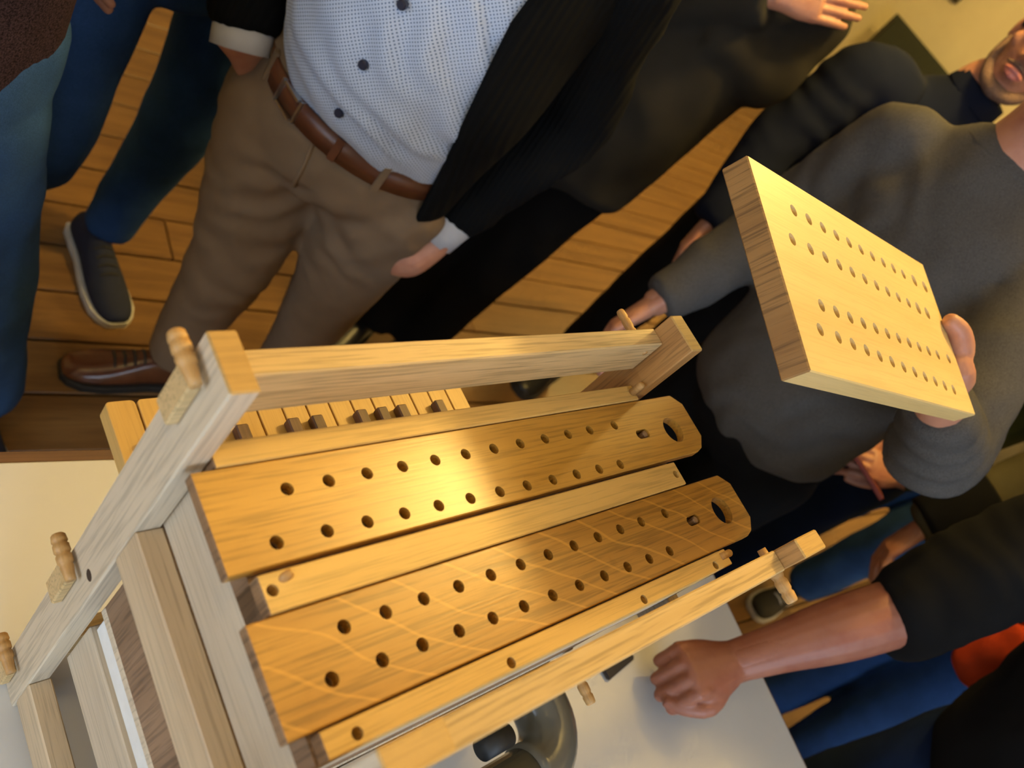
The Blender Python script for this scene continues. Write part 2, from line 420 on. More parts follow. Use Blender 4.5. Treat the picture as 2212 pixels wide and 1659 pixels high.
# table board under the sliders, drilled with the same holes, over a dark block painted as inner shade
a, b = q(.2692, .0205, -.535), q(.7905, .2475, -.5112)
obj('grid_board', drill(box_me(a[0], b[0], a[1], b[1], a[2], b[2]), [(*q(x, yy, 0)[:2], a[2]-.01, b[2]+.01, .0050*S) for x, yy in holes_a+holes_b]), M['brown'], org)
ZB = -.605
obox('end_panel', .2692, .281, .0205, .2475, ZB, -.5355, M['panel'])
obox('end_panel', .7785, .7905, .0205, .2475, ZB, -.5355, M['panel'])
obox('side_panel', .281, .7785, .0205, .032, ZB, -.5355, M['panel'])
obox('side_panel', .281, .7785, .236, .2475, ZB, -.5355, M['panel'])
obox('bottom_board', .2692, .7905, .0205, .2475, -.617, -.6055, M['brown'])
obox('hole_shade_block', .2815, .778, .0325, .2355, -.6045, -.560, M['dark_in'])  # added dark block, painted as the shade seen down the holes
# bellows below the chest
obox('bellows_top', .2700, .7900, .024, .235, -.772, -.618, M['brown'])
obox('bellows_lip', .2695, .7900, .022, .235, -.783, -.7725, M['post'])
obox('leather', .2735, .7880, .026, .232, -.8205, -.7835, M['white_leather'], .003)
obox('bellows_bottom', .2690, .7905, .022, .235, -.905, -.821, M['panel'])
# keyboard
KZ = -.64; KX = .2700; KP = .0273
for i in range(15):
    x0 = KX+KP*i+.0009; x1 = KX+KP*(i+1)-.0009
    a = q(x0, .2492, KZ-.018); b = q(x1, .3715, KZ)
    bm = bmesh.new()
    r = .0042*S; poly = [(a[0], a[1]), (b[0], a[1])]
    for cx, s in ((b[0]-r, 0), (a[0]+r, 1)):
        for t in range(4):
            an = (s*90 + t*30)*math.pi/180; poly.append((cx+r*math.cos(an), b[1]-r+r*math.sin(an)))
    obj('natural_key', prism_me(poly, a[2], b[2], .0005), M['key'], org)
for i in (1, 2, 4, 6, 7, 9, 10, 11, 13):
    xg = KX+KP*i
    obox('sharp_key', xg-.0065, xg+.0065, .2495, .3285, KZ+.0005, KZ+.0115, M['sharp'], .0012)
obox('key_bed', KX+.02, KX+KP*15-.02, .2495, .345, KZ-.034, KZ-.0185, M['brown'])
for xx in (.33, .60): obox('key_bracket', xx, xx+.02, .2495, .33, KZ-.07, KZ-.0345, M['brown'])

# ------------------------------------------------------------------ things around the model
pp = empty('pipe_elbow', (.60, -.0, TABLE)); tag(pp, 'grey plastic pipe elbow coming out from under the front rail', 'pipe')
def chest_to_room(x, y): return Vector((x*math.cos(A)-y*math.sin(A), x*math.sin(A)+y*math.cos(A), 0))
def sweep(pts, rads, seg=28):
    vs, fs = [], []; n = len(pts)
    prev = None
    for i in range(n):
        t = (Vector(pts[min(i+1, n-1)])-Vector(pts[max(i-1, 0)])).normalized()
        a = (prev - t*prev.dot(t)).normalized() if prev is not None else t.orthogonal().normalized()
        prev = a; b_ = t.cross(a)
        for k in range(seg):
            an = 2*math.pi*k/seg; vs.append(Vector(pts[i]) + (a*math.cos(an)+b_*math.sin(an))*rads[i])
    for i in range(n-1):
        for k in range(seg):
            k2 = (k+1) % seg; fs.append((i*seg+k, i*seg+k2, (i+1)*seg+k2, (i+1)*seg+k))
    fs.append(tuple(range(seg))[::-1]); fs.append(tuple(range((n-1)*seg, n*seg)))
    return pyd(vs, fs)
o0 = Vector((pp.location.x, pp.location.y, TABLE))
PZ = HC-.735; PR = .033
def cr(x, y, z=PZ): v = chest_to_room(x, y); return Vector((v.x, v.y, z)) - o0
arc = [cr(.66, .0185), cr(.66, -.018)]
for t in range(0, 10):
    an = math.pi/2*t/9; arc.append(cr(.66-.048*(1-math.cos(an)), -.024-.048*math.sin(an)))
arc += [cr(.60, -.072)]
obj('elbow', sweep(arc, [PR]*len(arc)), M['pvc'], pp, True)
obj('collar', sweep([cr(.66, .018), cr(.66, -.012), cr(.66, -.0145)], [PR+.0045, PR+.0045, PR+.002]), M['pvc'], pp, True)
obj('pipe', sweep([cr(.61, -.072), cr(.33, -.072)], [PR-.003, PR-.003]), M['pvc'], pp, True)
obj('clamp', sweep([cr(.585, -.026, PZ+.02), cr(.548, -.026, PZ+.02)], [.013, .013]), M['rubber'], pp, True)
ph = obj('phone', box_me(-.075, .0, -.016, .016, 0, .007, .0025, 2), M['black_plastic']); ph.location = (.992, .118, TABLE+.0005); ph.rotation_euler = (0, 0, .25)
tag(ph, 'small dark phone lying on the white table beside the fist', 'phone')

# ------------------------------------------------------------------ the drilled board held out by the man in grey
T0 = .724/1.3
def hb(v): return Vector((0, 0, HC)) + (Vector(v)-Vector((0, 0, HC)))*T0
P0, P1, P2, P3 = hb((1.062, .666, 1.278)), hb((1.834, .641, 1.212)), hb((1.818, .309, 1.132)), hb((1.046, .334, 1.198))
u = (P1-P0+P2-P3)*.5; Lu = u.length; ux = u.normalized()
v = (P3-P0+P2-P1)*.5; v = v-ux*v.dot(ux); Lv = v.length; vy = v.normalized(); nz = -(ux.cross(vy)); TH = .0245
BOARD = dict(o=(P0+P1+P2+P3)/4, u=ux, v=vy, n=nz, L=Lu, W=Lv)
rowsB = [[(.153, .175)]+[(.153+.0693*i, .175+.001*i) for i in range(1, 10)]+[(.858, .184), (.94, .187)],
         [(.100, .354)]+[(.181+.0693*i, .356+.0035*i) for i in range(0, 11)],
         [(.147+.0690*i, .652+.0015*i) for i in range(11)]+[(.926, .664)],
         [(.103, .783)]+[(.184+.0690*i, .79+.008*i) for i in range(11)]]
me = box_me(-Lu/2, Lu/2, -Lv/2, Lv/2, -TH, 0, .0012)
me = drill(me, [((a-.5)*Lu, (.5-b)*Lv, -.04, .02, .0072 if (k_ < 2 and a > .8) else .0058) for k_, r_ in enumerate(rowsB) for a, b in r_])
hbd = obj('drilled_board', me, M['maple']); end_faces(me, 0, M['end_pale'])
tag(hbd, 'thick pale wooden board with four rows of drilled holes, held in the air', 'drilled board')
mw = Matrix((ux, -vy, nz)).transposed().to_4x4(); mw.translation = BOARD['o']; hbd.matrix_world = mw

# ------------------------------------------------------------------ people: building kit
def catmull(rows, sub):
    out = []; n = len(rows)
    for i in range(n-1):
        p0 = rows[max(i-1, 0)]; p1 = rows[i]; p2 = rows[i+1]; p3 = rows[min(i+2, n-1)]
        for s in range(sub):
            t = s/sub
            out.append([.5*((2*b) + (-a+c)*t + (2*a-5*b+4*c-d)*t*t + (-a+3*b-3*c+d)*t**3) for a, b, c, d in zip(p0, p1, p2, p3)])
    out.append(list(rows[-1])); return out
def tube(rows, axis=None, seg=18, sub=5, cap=.55):
    """rows: (x, y, z, r) or (x, y, z, r_along_axis, r_across); a closed round-ended limb"""
    rows = [tuple(r) if len(r) == 5 else (*r, r[3]) for r in rows]
    rows = catmull(rows, sub) if sub > 1 else [list(r) for r in rows]
    P = [Vector(r[:3]) for r in rows]; n = len(P); rings = []; prev = None
    for i in range(n):
        t = (P[min(i+1, n-1)]-P[max(i-1, 0)])
        t = t.normalized() if t.length > 1e-6 else Vector((0, 0, 1))
        ref = Vector(axis) if axis is not None else (prev if prev is not None else t.orthogonal())
        a = ref - t*ref.dot(t)
        a = a.normalized() if a.length > 1e-5 else t.orthogonal().normalized()
        prev = a; b = t.cross(a); ra, rb = max(rows[i][3], .001), max(rows[i][4], .001)
        if i == 0:
            for k, sc_ in ((.9, .45), (.55, .8)): rings.append((P[0]-t*min(ra, rb)*cap*k, a, b, ra*sc_, rb*sc_))
        rings.append((P[i], a, b, ra, rb))
        if i == n-1:
            for k, sc_ in ((.55, .8), (.9, .45)): rings.append((P[-1]+t*min(ra, rb)*cap*k, a, b, ra*sc_, rb*sc_))
    vs, fs = [], []
    for c, a, b, ra, rb in rings:
        for k in range(seg):
            an = 2*math.pi*k/seg; vs.append(c + a*math.cos(an)*ra + b*math.sin(an)*rb)
    m = len(rings)
    for i in range(m-1):
        for k in range(seg):
            k2 = (k+1) % seg; fs.append((i*seg+k, i*seg+k2, (i+1)*seg+k2, (i+1)*seg+k))
    fs.append(tuple(range(seg))[::-1]); fs.append(tuple(range((m-1)*seg, m*seg)))
    return vs, fs
def ball(c, rx, ry, rz, ax=(1,0,0), up=(0,0,1), seg=16, rings=10):
    c = Vector(c); ax = Vector(ax).normalized(); up = Vector(up).normalized(); fw = up.cross(ax)
    vs, fs = [c + up*rz], []
    for i in range(1, rings):
        th = math.pi*i/rings
        for k in range(seg):
            an = 2*math.pi*k/seg
            vs.append(c + ax*math.sin(th)*math.cos(an)*rx + fw*math.sin(th)*math.sin(an)*ry + up*math.cos(th)*rz)
    vs.append(c - up*rz)
    for k in range(seg): fs.append((0, 1+k, 1+(k+1) % seg))
    for i in range(rings-2):
        for k in range(seg):
            k2 = (k+1) % seg; fs.append((1+i*seg+k, 1+(i+1)*seg+k, 1+(i+1)*seg+k2, 1+i*seg+k2))
    e = len(vs)-1
    for k in range(seg): fs.append((e, 1+(rings-2)*seg+(k+1) % seg, 1+(rings-2)*seg+k))
    return vs, fs
def join(parts):
    vs, fs = [], []
    for v, f in parts:
        o = len(vs); vs += list(v); fs += [tuple(i+o for i in q_) for q_ in f]
    return pyd(vs, fs)
def fuse(parts, voxel, smooth=6, factor=.5):
    """one continuous surface around all the parts"""
    bo = bpy.data.objects.new('t', join(parts)); sc.collection.objects.link(bo)
    m = bo.modifiers.new('r', 'REMESH'); m.mode = 'VOXEL'; m.voxel_size = voxel
    if smooth:
        s_ = bo.modifiers.new('s', 'SMOOTH'); s_.iterations = smooth; s_.factor = factor
    out = evaluated(bo); bpy.data.objects.remove(bo); return out
def rumple(me, amp, scale=9.0, stretch=(1, 1, 1), seed=0.0, folds=()):
    """cloth folds: broad noise, and creases (centre, along, wavelength, depth, reach) around bends"""
    nr = [v.normal.copy() for v in me.vertices]
    for v, n_ in zip(me.vertices, nr):
        p = v.co; d = 0.0
        if amp:
            qv = Vector((p.x*stretch[0]*scale+seed, p.y*stretch[1]*scale, p.z*stretch[2]*scale))
            d = amp*(1.0-2.0*abs(noise.noise(qv)))*.8 + amp*.6*noise.noise(qv*2.3)
        for c, al, wl, dep, reach in folds:
            r_ = p-c; w = math.exp(-(r_.length/reach)**2)
            if w > .02:
                ph = r_.dot(al)/wl + .7*noise.noise(p*11.0)
                d += dep*w*math.sin(2*math.pi*ph)
        v.co = p + n_*d
    me.update()
def merge_meshes(ms):
    bm = bmesh.new()
    for m_ in ms: bm.from_mesh(m_)
    me = bpy.data.meshes.new('m'); bm.to_mesh(me); bm.free(); return me
def hand(wrist, along, back, side, curl=(.3,.3,.35,.4), thumb=(.5, .35), spread=.09, k=1.0, hook=1.0):
    """palm and five fingers. along: wrist to knuckles, back: out of the back of the hand,
    side: +1/-1 puts the thumb on that side of along x back; curl: bend per joint in radians"""
    w = Vector(wrist); al = Vector(along).normalized(); bk = Vector(back); bk = (bk-al*bk.dot(al)).normalized()
    sd = al.cross(bk)*side                                    # towards the thumb
    P = []; Lp = .088*k
    P.append(tube([(*(w-al*.03*k), .027*k, .020*k), (*(w+al*.01*k), .030*k, .019*k), (*(w+al*.045*k), .038*k, .0165*k), (*(w+al*Lp*.95), .040*k, .0135*k)], axis=sd))
    P.append(tube([(*(w+al*.012*k+sd*.016*k-bk*.006*k), .017*k), (*(w+al*.045*k+sd*.03*k-bk*.008*k), .015*k), (*(w+al*.066*k+sd*.030*k-bk*.006*k), .011*k)]))
    lens = ((.044, .026, .022), (.049, .030, .023), (.045, .028, .022), (.034, .021, .019))
    offs = (.029, .0098, -.0098, -.0285)
    for i in range(4):
        base = w + al*(Lp*(.98 if i in (1, 2) else .93)) + sd*offs[i]*k
        a_ = 0.0; d0 = (al + sd*(offs[i]/.03)*spread).normalized(); pts = [(*(base-d0*.02*k), .0098*k)]
        p = base; rad = (.0098, .0090, .0083, .0072)
        pts.append((*p, rad[0]*k))
        for j in range(3):
            a_ += curl[i]*(1.0, 1.25*hook, .8*hook)[j]
            d = d0*math.cos(a_) - bk*math.sin(a_)
            mid = p + d*lens[i][j]*k*.5; p = p + d*lens[i][j]*k
            pts.append((*mid, (rad[j]+rad[j+1])/2*k*.96)); pts.append((*p, rad[j+1]*k))
        P.append(tube(pts, seg=12, sub=2))
    b0 = w + al*.03*k + sd*.026*k - bk*.006*k
    d = (al*math.cos(thumb[0]) + sd*math.sin(thumb[0])*.95 - bk*.25).normalized()
    p1 = b0 + d*.036*k; d2 = (d - sd*thumb[1]*.9 + al*.25*thumb[1] - bk*.2*thumb[1]).normalized(); p2 = p1 + d2*.033*k
    d3 = (d2 - sd*thumb[1]*.5 - bk*.1).normalized(); p3 = p2 + d3*.024*k
    P.append(tube([(*b0, .0135*k), (*p1, .0115*k), (*p2, .0102*k), (*p3, .0080*k)], seg=12, sub=3))
    return P
def head(c, face, tilt=(0, 0, 1), k=1.0):
    """skull, jaw, nose, ears and neck stump around c (centre between the ears)"""
    c = Vector(c); up = Vector(tilt).normalized(); f = Vector((face[0], face[1], 0)); f = (f-up*f.dot(up)).normalized(); r = f.cross(up)
    def pt(a, b, d): return c + r*a*k + f*b*k + up*d*k
    P = [ball(pt(0, -.012, .035), .076*k, .095*k, .085*k, r, up),
         ball(pt(0, .022, -.01), .066*k, .074*k, .085*k, r, up),
         tube([(*pt(0, .03, -.03), .060*k, .050*k), (*pt(0, .042, -.075), .050*k, .042*k), (*pt(0, .058, -.104), .028*k, .026*k)], axis=r),
         ball(pt(0, .073, -.108), .019*k, .014*k, .014*k, r, up),
         tube([(*pt(0, .088, .025), .009*k), (*pt(0, .102, .0), .0105*k), (*pt(0, .112, -.022), .0135*k)], seg=10, sub=3),
         ball(pt(.013, .098, -.028), .009*k, .009*k, .008*k, r, up, 10, 8), ball(pt(-.013, .098, -.028), .009*k, .009*k, .008*k, r, up, 10, 8),
         tube([(*pt(-.05, .062, .042), .012*k), (*pt(0, .083, .044), .012*k), (*pt(.05, .062, .042), .012*k)], seg=10, sub=3),
         ball(pt(.05, .055, -.012), .020*k, .02*k, .018*k, r, up, 10, 8), ball(pt(-.05, .055, -.012), .020*k, .02*k, .018*k, r, up, 10, 8),
         ball(pt(0, .083, -.063), .026*k, .016*k, .017*k, r, up, 12, 8)]
    for s in (1, -1):
        P.append(tube([(*pt(s*.074, -.012, .03), .010*k, .016*k), (*pt(s*.081, -.016, .012), .008*k, .019*k), (*pt(s*.078, -.008, -.022), .007*k, .012*k)], axis=r, seg=10, sub=3))
    for s in (1, -1):
        P.append(tube([(*pt(s*.015, .086, .020), .0045*k), (*pt(s*.031, .0885, .0245), .0065*k), (*pt(s*.047, .078, .019), .0045*k)], seg=8, sub=3))
        P.append(tube([(*pt(s*.015, .084, .008), .0040*k), (*pt(s*.031, .0865, .0035), .0050*k), (*pt(s*.047, .077, .008), .0040*k)], seg=8, sub=3))
    feats = dict(eyes=[ball(pt(s*.031, .0795, .014), .0115*k, .0115*k, .0105*k, r, up, 12, 8) for s in (1, -1)],
                 brows=[tube([(*pt(s*.015, .096, .040), .004*k), (*pt(s*.032, .094, .046), .0048*k), (*pt(s*.052, .077, .040), .003*k)], seg=8, sub=3) for s in (1, -1)],
                 lips=[tube([(*pt(-.024, .088, -.060), .003*k), (*pt(-.009, .100, -.056), .0058*k), (*pt(.009, .100, -.056), .0058*k), (*pt(.024, .088, -.060), .003*k)], seg=10, sub=3),
                       tube([(*pt(-.021, .089, -.064), .003*k), (*pt(0, .100, -.067), .0075*k), (*pt(.021, .089, -.064), .003*k)], seg=10, sub=3)],
                 iris=[ball(pt(s*.031, .0895, .0135), .0052*k, .0025*k, .0052*k, r, up, 10, 6) for s in (1, -1)],
                 hair=[ball(pt(0, -.028, .052), .084*k, .094*k, .084*k, r, up, 20, 12), ball(pt(0, -.055, .0), .076*k, .062*k, .085*k, r, up),
                       ball(pt(0, .045, .092), .058*k, .045*k, .034*k, r, up),
                       *[tube([(*pt(s*.070, .018, .05), .013*k), (*pt(s*.073, .012, .008), .008*k)], seg=8, sub=2) for s in (1, -1)]],
                 beard=[tube([(*pt(s*.068, .012, -.02), .010*k), (*pt(s*.060, .030, -.065), .014*k), (*pt(s*.035, .06, -.10), .016*k), (*pt(0, .078, -.108), .019*k)], seg=10, sub=3) for s in (1, -1)]
                       + [tube([(*pt(-.030, .084, -.050), .0045*k), (*pt(0, .098, -.043), .006*k), (*pt(.030, .084, -.050), .0045*k)], seg=8, sub=3)])
    return P, feats
def shoe(name, parent, heel, toe, base_z, mu, ms, h=1.0, w=1.0, laces=None):
    """low shoe from heel to toe with a separate sole and laces"""
    heel = Vector((heel[0], heel[1], 0)); toe = Vector((toe[0], toe[1], 0)); d = (toe-heel); L = d.length; d.normalize(); s = Vector((-d.y, d.x, 0))
    st = [(0, .026, .055), (.06, .034, .075), (.2, .036, .082), (.35, .036, .084), (.5, .042, .066), (.68, .048, .047), (.85, .046, .037), (.95, .034, .030), (1, .018, .020)]
    vs, fs = [], []; seg = 12
    for t, ww, hh in st:
        for k in range(seg):
            an = math.pi*k/(seg-1); c_ = math.cos(an); z_ = math.sin(an)
            vs.append(heel + d*L*t + s*ww*w*(abs(c_)**.8*(1 if c_ > 0 else -1)) + Vector((0, 0, base_z+.016+hh*h*z_**.9)))
    n = len(st)
    for i in range(n-1):
        for k in range(seg-1): fs.append((i*seg+k, i*seg+k+1, (i+1)*seg+k+1, (i+1)*seg+k))
        fs.append((i*seg+seg-1, i*seg, (i+1)*seg, (i+1)*seg+seg-1))
    fs.append(tuple(range(seg))[::-1]); fs.append(tuple(range((n-1)*seg, n*seg)))
    o = part(name, pyd(vs, fs), mu, parent, True, sub=1)
    poly = [(heel + d*L*t*1.02 - d*.006 + s*ww*w*1.1) for t, ww, hh in st] + [(heel + d*L*t*1.02 - d*.006 - s*ww*w*1.1) for t, ww, hh in reversed(st)]
    rl = parent.location
    sole = obj('sole', prism_me([(p.x-rl.x, p.y-rl.y) for p in poly], base_z-rl.z, base_z+.021-rl.z, .002), ms, o)
    if laces:
        for t in (.42, .49, .56, .63):
            hh = .075 - (t-.4)*.10
            pts = [(*(heel + d*L*(t+.01) + s*x*w + Vector((0, 0, base_z+.018+hh*h*(1-(x/.06)**2)))), .003) for x in (-.02, 0, .02)]
            v_, f_ = tube(pts, seg=6, sub=2)
            obj('lace', pyd([p-rl for p in v_], f_), laces, o)
    return o
def part(name, me, m, root, smooth=True, sub=0, label=None):
    for v_ in me.vertices: v_.co -= root.location
    o = obj(name, me, m, root, smooth)
    if sub:
        md = o.modifiers.new('sub', 'SUBSURF'); md.levels = sub; md.render_levels = sub
    if label: o['label'] = label
    return o
def ring_at(c, f, a, b, z, ang):
    f = Vector((f[0], f[1], 0)).normalized(); r = Vector((f.y, -f.x, 0))     # r: the person's right
    return Vector((c[0], c[1], z)) + f*math.cos(ang)*b + r*math.sin(ang)*a
def shell(rings, f, a0, a1, n=40, thick=.006, a0_top=None):
    """open garment wrapped round a torso between two angles (0 = front, + = to the person's right)"""
    rows = catmull([list(r_) for r_ in rings], 6); vs = []; fs = []
    m = len(rows)
    for off in (0.0, thick):
        for i, (cx, cy, z, a, b) in enumerate(rows):
            s0 = a0 if a0_top is None else a0+(a0_top-a0)*min(1, i/(m*.62))
            for k in range(n+1):
                vs.append(ring_at((cx, cy), f, a+off, b+off, z, s0+(a1-s0)*k/n))
    w = n+1; B = m*w
    for i in range(m-1):
        for k in range(n):
            q0 = (i*w+k, i*w+k+1, (i+1)*w+k+1, (i+1)*w+k)
            fs.append(tuple(B+t for t in q0)); fs.append(q0[::-1])
    for i in range(m-1):
        for k in (0, n): fs.append((i*w+k, (i+1)*w+k, B+(i+1)*w+k, B+i*w+k))
    for k in range(n):
        for i in (0, m-1): fs.append((i*w+k, i*w+k+1, B+i*w+k+1, B+i*w+k))
    me = pyd(vs, fs); bm = bmesh.new(); bm.from_mesh(me); bmesh.ops.recalc_face_normals(bm, faces=bm.faces[:]); bm.to_mesh(me); bm.free()
    return me

M['white_eye'] = plain('eye_white', (.75, .72, .68), .3)
M['iris'] = plain('brown_iris', (.05, .03, .02), .2)
M['lips'] = plain('lips', (.50, .17, .15), .45)
M['hair_dark'] = plain('dark_brown_hair', (.035, .022, .014), .7, 0, .5, 90, .6)
M['hair_grey'] = plain('grey_hair', (.30, .28, .25), .7, 0, .4, 90, .6)
M['stubble'] = plain('stubble', (.17, .10, .07), .85, 0, .4, 300, .4)

root_legs = {}
def person(label, base, face, pelvis, chest, headc, hips, knees, ankles, sh, el, wr, top, legs, topmat, legmat,
           torso, sleeve=(.075, .062, .046), leg_r=(.098, .080, .074, .064), hands=(), hair='hair_dark', beard=False, skinmat='skin',
           sleeve_end=(1.0, 1.0), top_name='sweater', leg_name='trousers', top_folds=(), leg_folds=(), top_amp=.006, leg_amp=.006,
           hem=0.09, cuffs=None, headtilt=(0, 0, 1), voxel=.0105, neckline=None, headface=None, auto=()):
    """a figure: body in one mesh, clothing over it. joints are given left then right"""
    root = empty('person', (base[0], base[1], 0)); tag(root, label, 'person')
    f = Vector((face[0], face[1], 0)).normalized(); r = Vector((f.y, -f.x, 0))
    V_ = Vector
    # --- body
    hp, feats = head(headc, headface or face, headtilt)
    B = list(hp)
    hc = V_(headc); nb = V_(chest) + V_((0, 0, .10))
    B.append(tube([(*(hc+V_((0, 0, -.04))-f*.012), .050), (*((hc+nb)/2+V_((0, 0, -.02))-f*.01), .053), (*nb, .062), (*V_(chest), .07)]))
    B.append(tube([(t_[0], t_[1], t_[2], t_[3]*.80, t_[4]*.80) for t_ in torso[:-1]], axis=r))
    for i in (0, 1):
        s_, e_, w_ = V_(sh[i]), V_(el[i]), V_(wr[i])
        B.append(tube([(*V_(chest), .05), (*s_, .048), (*(s_.lerp(e_, .5)), .044), (*e_, .038), (*(e_.lerp(w_, .35)), .039), (*w_, .026)]))
        h_, k_, a_ = V_(hips[i]), V_(knees[i]), V_(ankles[i])
        B.append(tube([(*V_(pelvis), .08), (*h_, .078), (*(h_.lerp(k_, .5)), .066), (*k_, .05), (*(k_.lerp(a_, .35)), .05), (*a_, .036)]))
    ms = [fuse(B, .0072, 2)]
    hands = list(hands)
    for i in auto:                                            # relaxed hands where no special pose is called for
        al = (V_(wr[i])-V_(el[i])).normalized(); bk = r*(1 if i else -1)
        hands.append(hand(wr[i], al, bk, 1 if al.cross(bk).dot(f) > 0 else -1, (.32, .34, .38, .42), (.35, .3), .06))
    for hd in hands: ms.append(fuse(hd, .0027, 3, .4))
    part('body', merge_meshes(ms), M[skinmat], root)
    part('hair', fuse(feats['hair'], .007, 3), M[hair], root)
    for e_ in feats['eyes']: part('eye', pyd(*e_), M['white_eye'], root)
    for e_ in feats['iris']: part('iris', pyd(*e_), M['iris'], root)
    for e_ in feats['brows']: part('eyebrow', pyd(*e_), M[hair], root)
    part('lips', fuse(feats['lips'], .002, 2), M['lips'], root)
    if beard: part('beard', fuse(feats['beard'], .0035, 4), M['stubble'], root)
    # --- legs
    G = [tube([(*(V_(pelvis)+V_((0, 0, .07))), legs[0]*.98, legs[1]), (*V_(pelvis), legs[0], legs[1]*1.02), (*(V_(pelvis)+V_((0, 0, -.06))), legs[0]*.94, legs[1]*.95)], axis=r)]
    for i in (0, 1):
        h_, k_, a_ = V_(hips[i]), V_(knees[i]), V_(ankles[i]); a2 = a_ + (k_-a_).normalized()*(hem-.09)
        G.append(tube([(*(h_+V_((0, 0, .03))), leg_r[0]*.9), (*h_, leg_r[0]), (*(h_.lerp(k_, .5)), (leg_r[0]+leg_r[1])/2), (*k_, leg_r[1]), (*(k_.lerp(a_, .5)), leg_r[2]), (*a2, leg_r[3])], cap=.15))
    me = fuse(G, voxel, 5); rumple(me, leg_amp, 8, (1, 1, .6), base[0]*9, leg_folds)
    root_legs[root.name] = me.copy()
    part(leg_name, me, legmat, root)
    # --- top
    G = [tube(torso, axis=r, seg=28)]
    for i in (0, 1):
        s_, e_, w_ = V_(sh[i]), V_(el[i]), V_(wr[i])
        if sleeve_end[i] <= 0: continue
        we = e_.lerp(w_, sleeve_end[i])
        c_ = V_(chest)
        G.append(tube([(*(c_.lerp(s_, .55)+V_((0, 0, -.02))), sleeve[0]*1.05), (*s_, sleeve[0]), (*(s_.lerp(e_, .5)), (sleeve[0]+sleeve[1])/2*.98), (*e_, sleeve[1]), (*(e_.lerp(we, .55)), (sleeve[1]+sleeve[2])/2), (*we, sleeve[2])], cap=.12))
    me = fuse(G, voxel, 5); rumple(me, top_amp, 7, (1, 1, .8), base[1]*7, top_folds)
    part(top_name, me, topmat, root)
    return root

# ------------------------------------------------------------------ people: the individuals
V3 = Vector
def pxf(*a): return V3(a)
C_ = {}
C_['khaki'] = cloth('khaki_twill', (.225, .158, .102), 700, .12)
C_['black'] = cloth('black_wool', (.007, .007, .0075), 700, .3)
C_['charcoal'] = cloth('charcoal_jersey', (.074, .070, .067), 800, .15, heather=.35)
C_['cardigan'] = cloth('ribbed_dark_cardigan', (.0055, .0058, .0064), 700, .2, rib=34, rib_dir=(.67, -.75, .12))
C_['olive_coat'] = cloth('dark_olive_coat', (.030, .028, .024), 700, .15)
C_['navy'] = cloth('navy_knit', (.010, .013, .026), 700, .2)
C_['maroon'] = cloth('marled_maroon_knit', (.036, .022, .026), 420, .2, heather=.7)
C_['denim'] = cloth('blue_denim', (.028, .074, .205), 900, .3, heather=.3)
C_['denim_dark'] = cloth('dark_denim', (.008, .016, .045), 900, .3, heather=.3)
C_['denim_light'] = cloth('washed_denim', (.036, .088, .21), 900, .3, heather=.3)
C_['olive'] = cloth('olive_knit', (.075, .066, .036), 500, .2)
C_['cream'] = cloth('cream_cotton', (.55, .50, .40), 700, .08)
C_['cuff'] = cloth('pale_shirt_cuff', (.50, .50, .52), 900, .06)
C_['black_trouser'] = cloth('black_trousers', (.0055, .0055, .006), 800, .3)
LEATHER = plain('brown_leather', (.115, .038, .016), .35, 0, .2, 25)
SHOE_L = plain('polished_brown_leather', (.125, .045, .020), .22, 0, .3, 14)
SOLE_D = plain('dark_sole', (.02, .018, .016), .7)
SOLE_W = plain('white_rubber_sole', (.62, .62, .60), .6)
NAVY_CANVAS = plain('navy_canvas', (.010, .016, .045), .8)

# dotted shirt: small dark dots on a pale blue ground, laid out across the chest
def dotted():
    m, nt, b = base_mat('dotted_shirt_cotton', .85); b.inputs['Sheen Weight'].default_value = .2
    tc = N(nt, 'ShaderNodeTexCoord')
    axes = ((.67, -.75, 0), (0, 0, 1)); comps = []
    for ax in axes:
        d = N(nt, 'ShaderNodeVectorMath', operation='DOT_PRODUCT'); d.inputs[1].default_value = ax
        nt.links.new(tc.outputs['Object'], d.inputs[0])
        s = N(nt, 'ShaderNodeMath', operation='MULTIPLY'); s.inputs[1].default_value = 1/.0062
        nt.links.new(d.outputs['Value'], s.inputs[0]); comps.append(s.outputs[0])
    su = N(nt, 'ShaderNodeMath', operation='ADD'); df = N(nt, 'ShaderNodeMath', operation='SUBTRACT')
    for k_, nn_ in ((0, su), (0, df)):
        nt.links.new(comps[0], nn_.inputs[0]); nt.links.new(comps[1], nn_.inputs[1])
    sq = []
    for nn_ in (su, df):
        fr = N(nt, 'ShaderNodeMath', operation='FRACT'); nt.links.new(nn_.outputs[0], fr.inputs[0])
        sb = N(nt, 'ShaderNodeMath', operation='SUBTRACT'); sb.inputs[1].default_value = .5; nt.links.new(fr.outputs[0], sb.inputs[0])
        p2 = N(nt, 'ShaderNodeMath', operation='MULTIPLY'); nt.links.new(sb.outputs[0], p2.inputs[0]); nt.links.new(sb.outputs[0], p2.inputs[1]); sq.append(p2.outputs[0])
    ad = N(nt, 'ShaderNodeMath', operation='ADD'); nt.links.new(sq[0], ad.inputs[0]); nt.links.new(sq[1], ad.inputs[1])
    c = ramp(nt, ad.outputs[0], [(.035, (.08, .13, .26)), (.08, (.50, .585, .76))])
    nt.links.new(c, b.inputs['Base Color'])
    bump(nt, b, noise_tex(nt, coords(nt, (1, 1, 1)), 600, 2), .2, .0008)
    return m
C_['dotted'] = dotted()

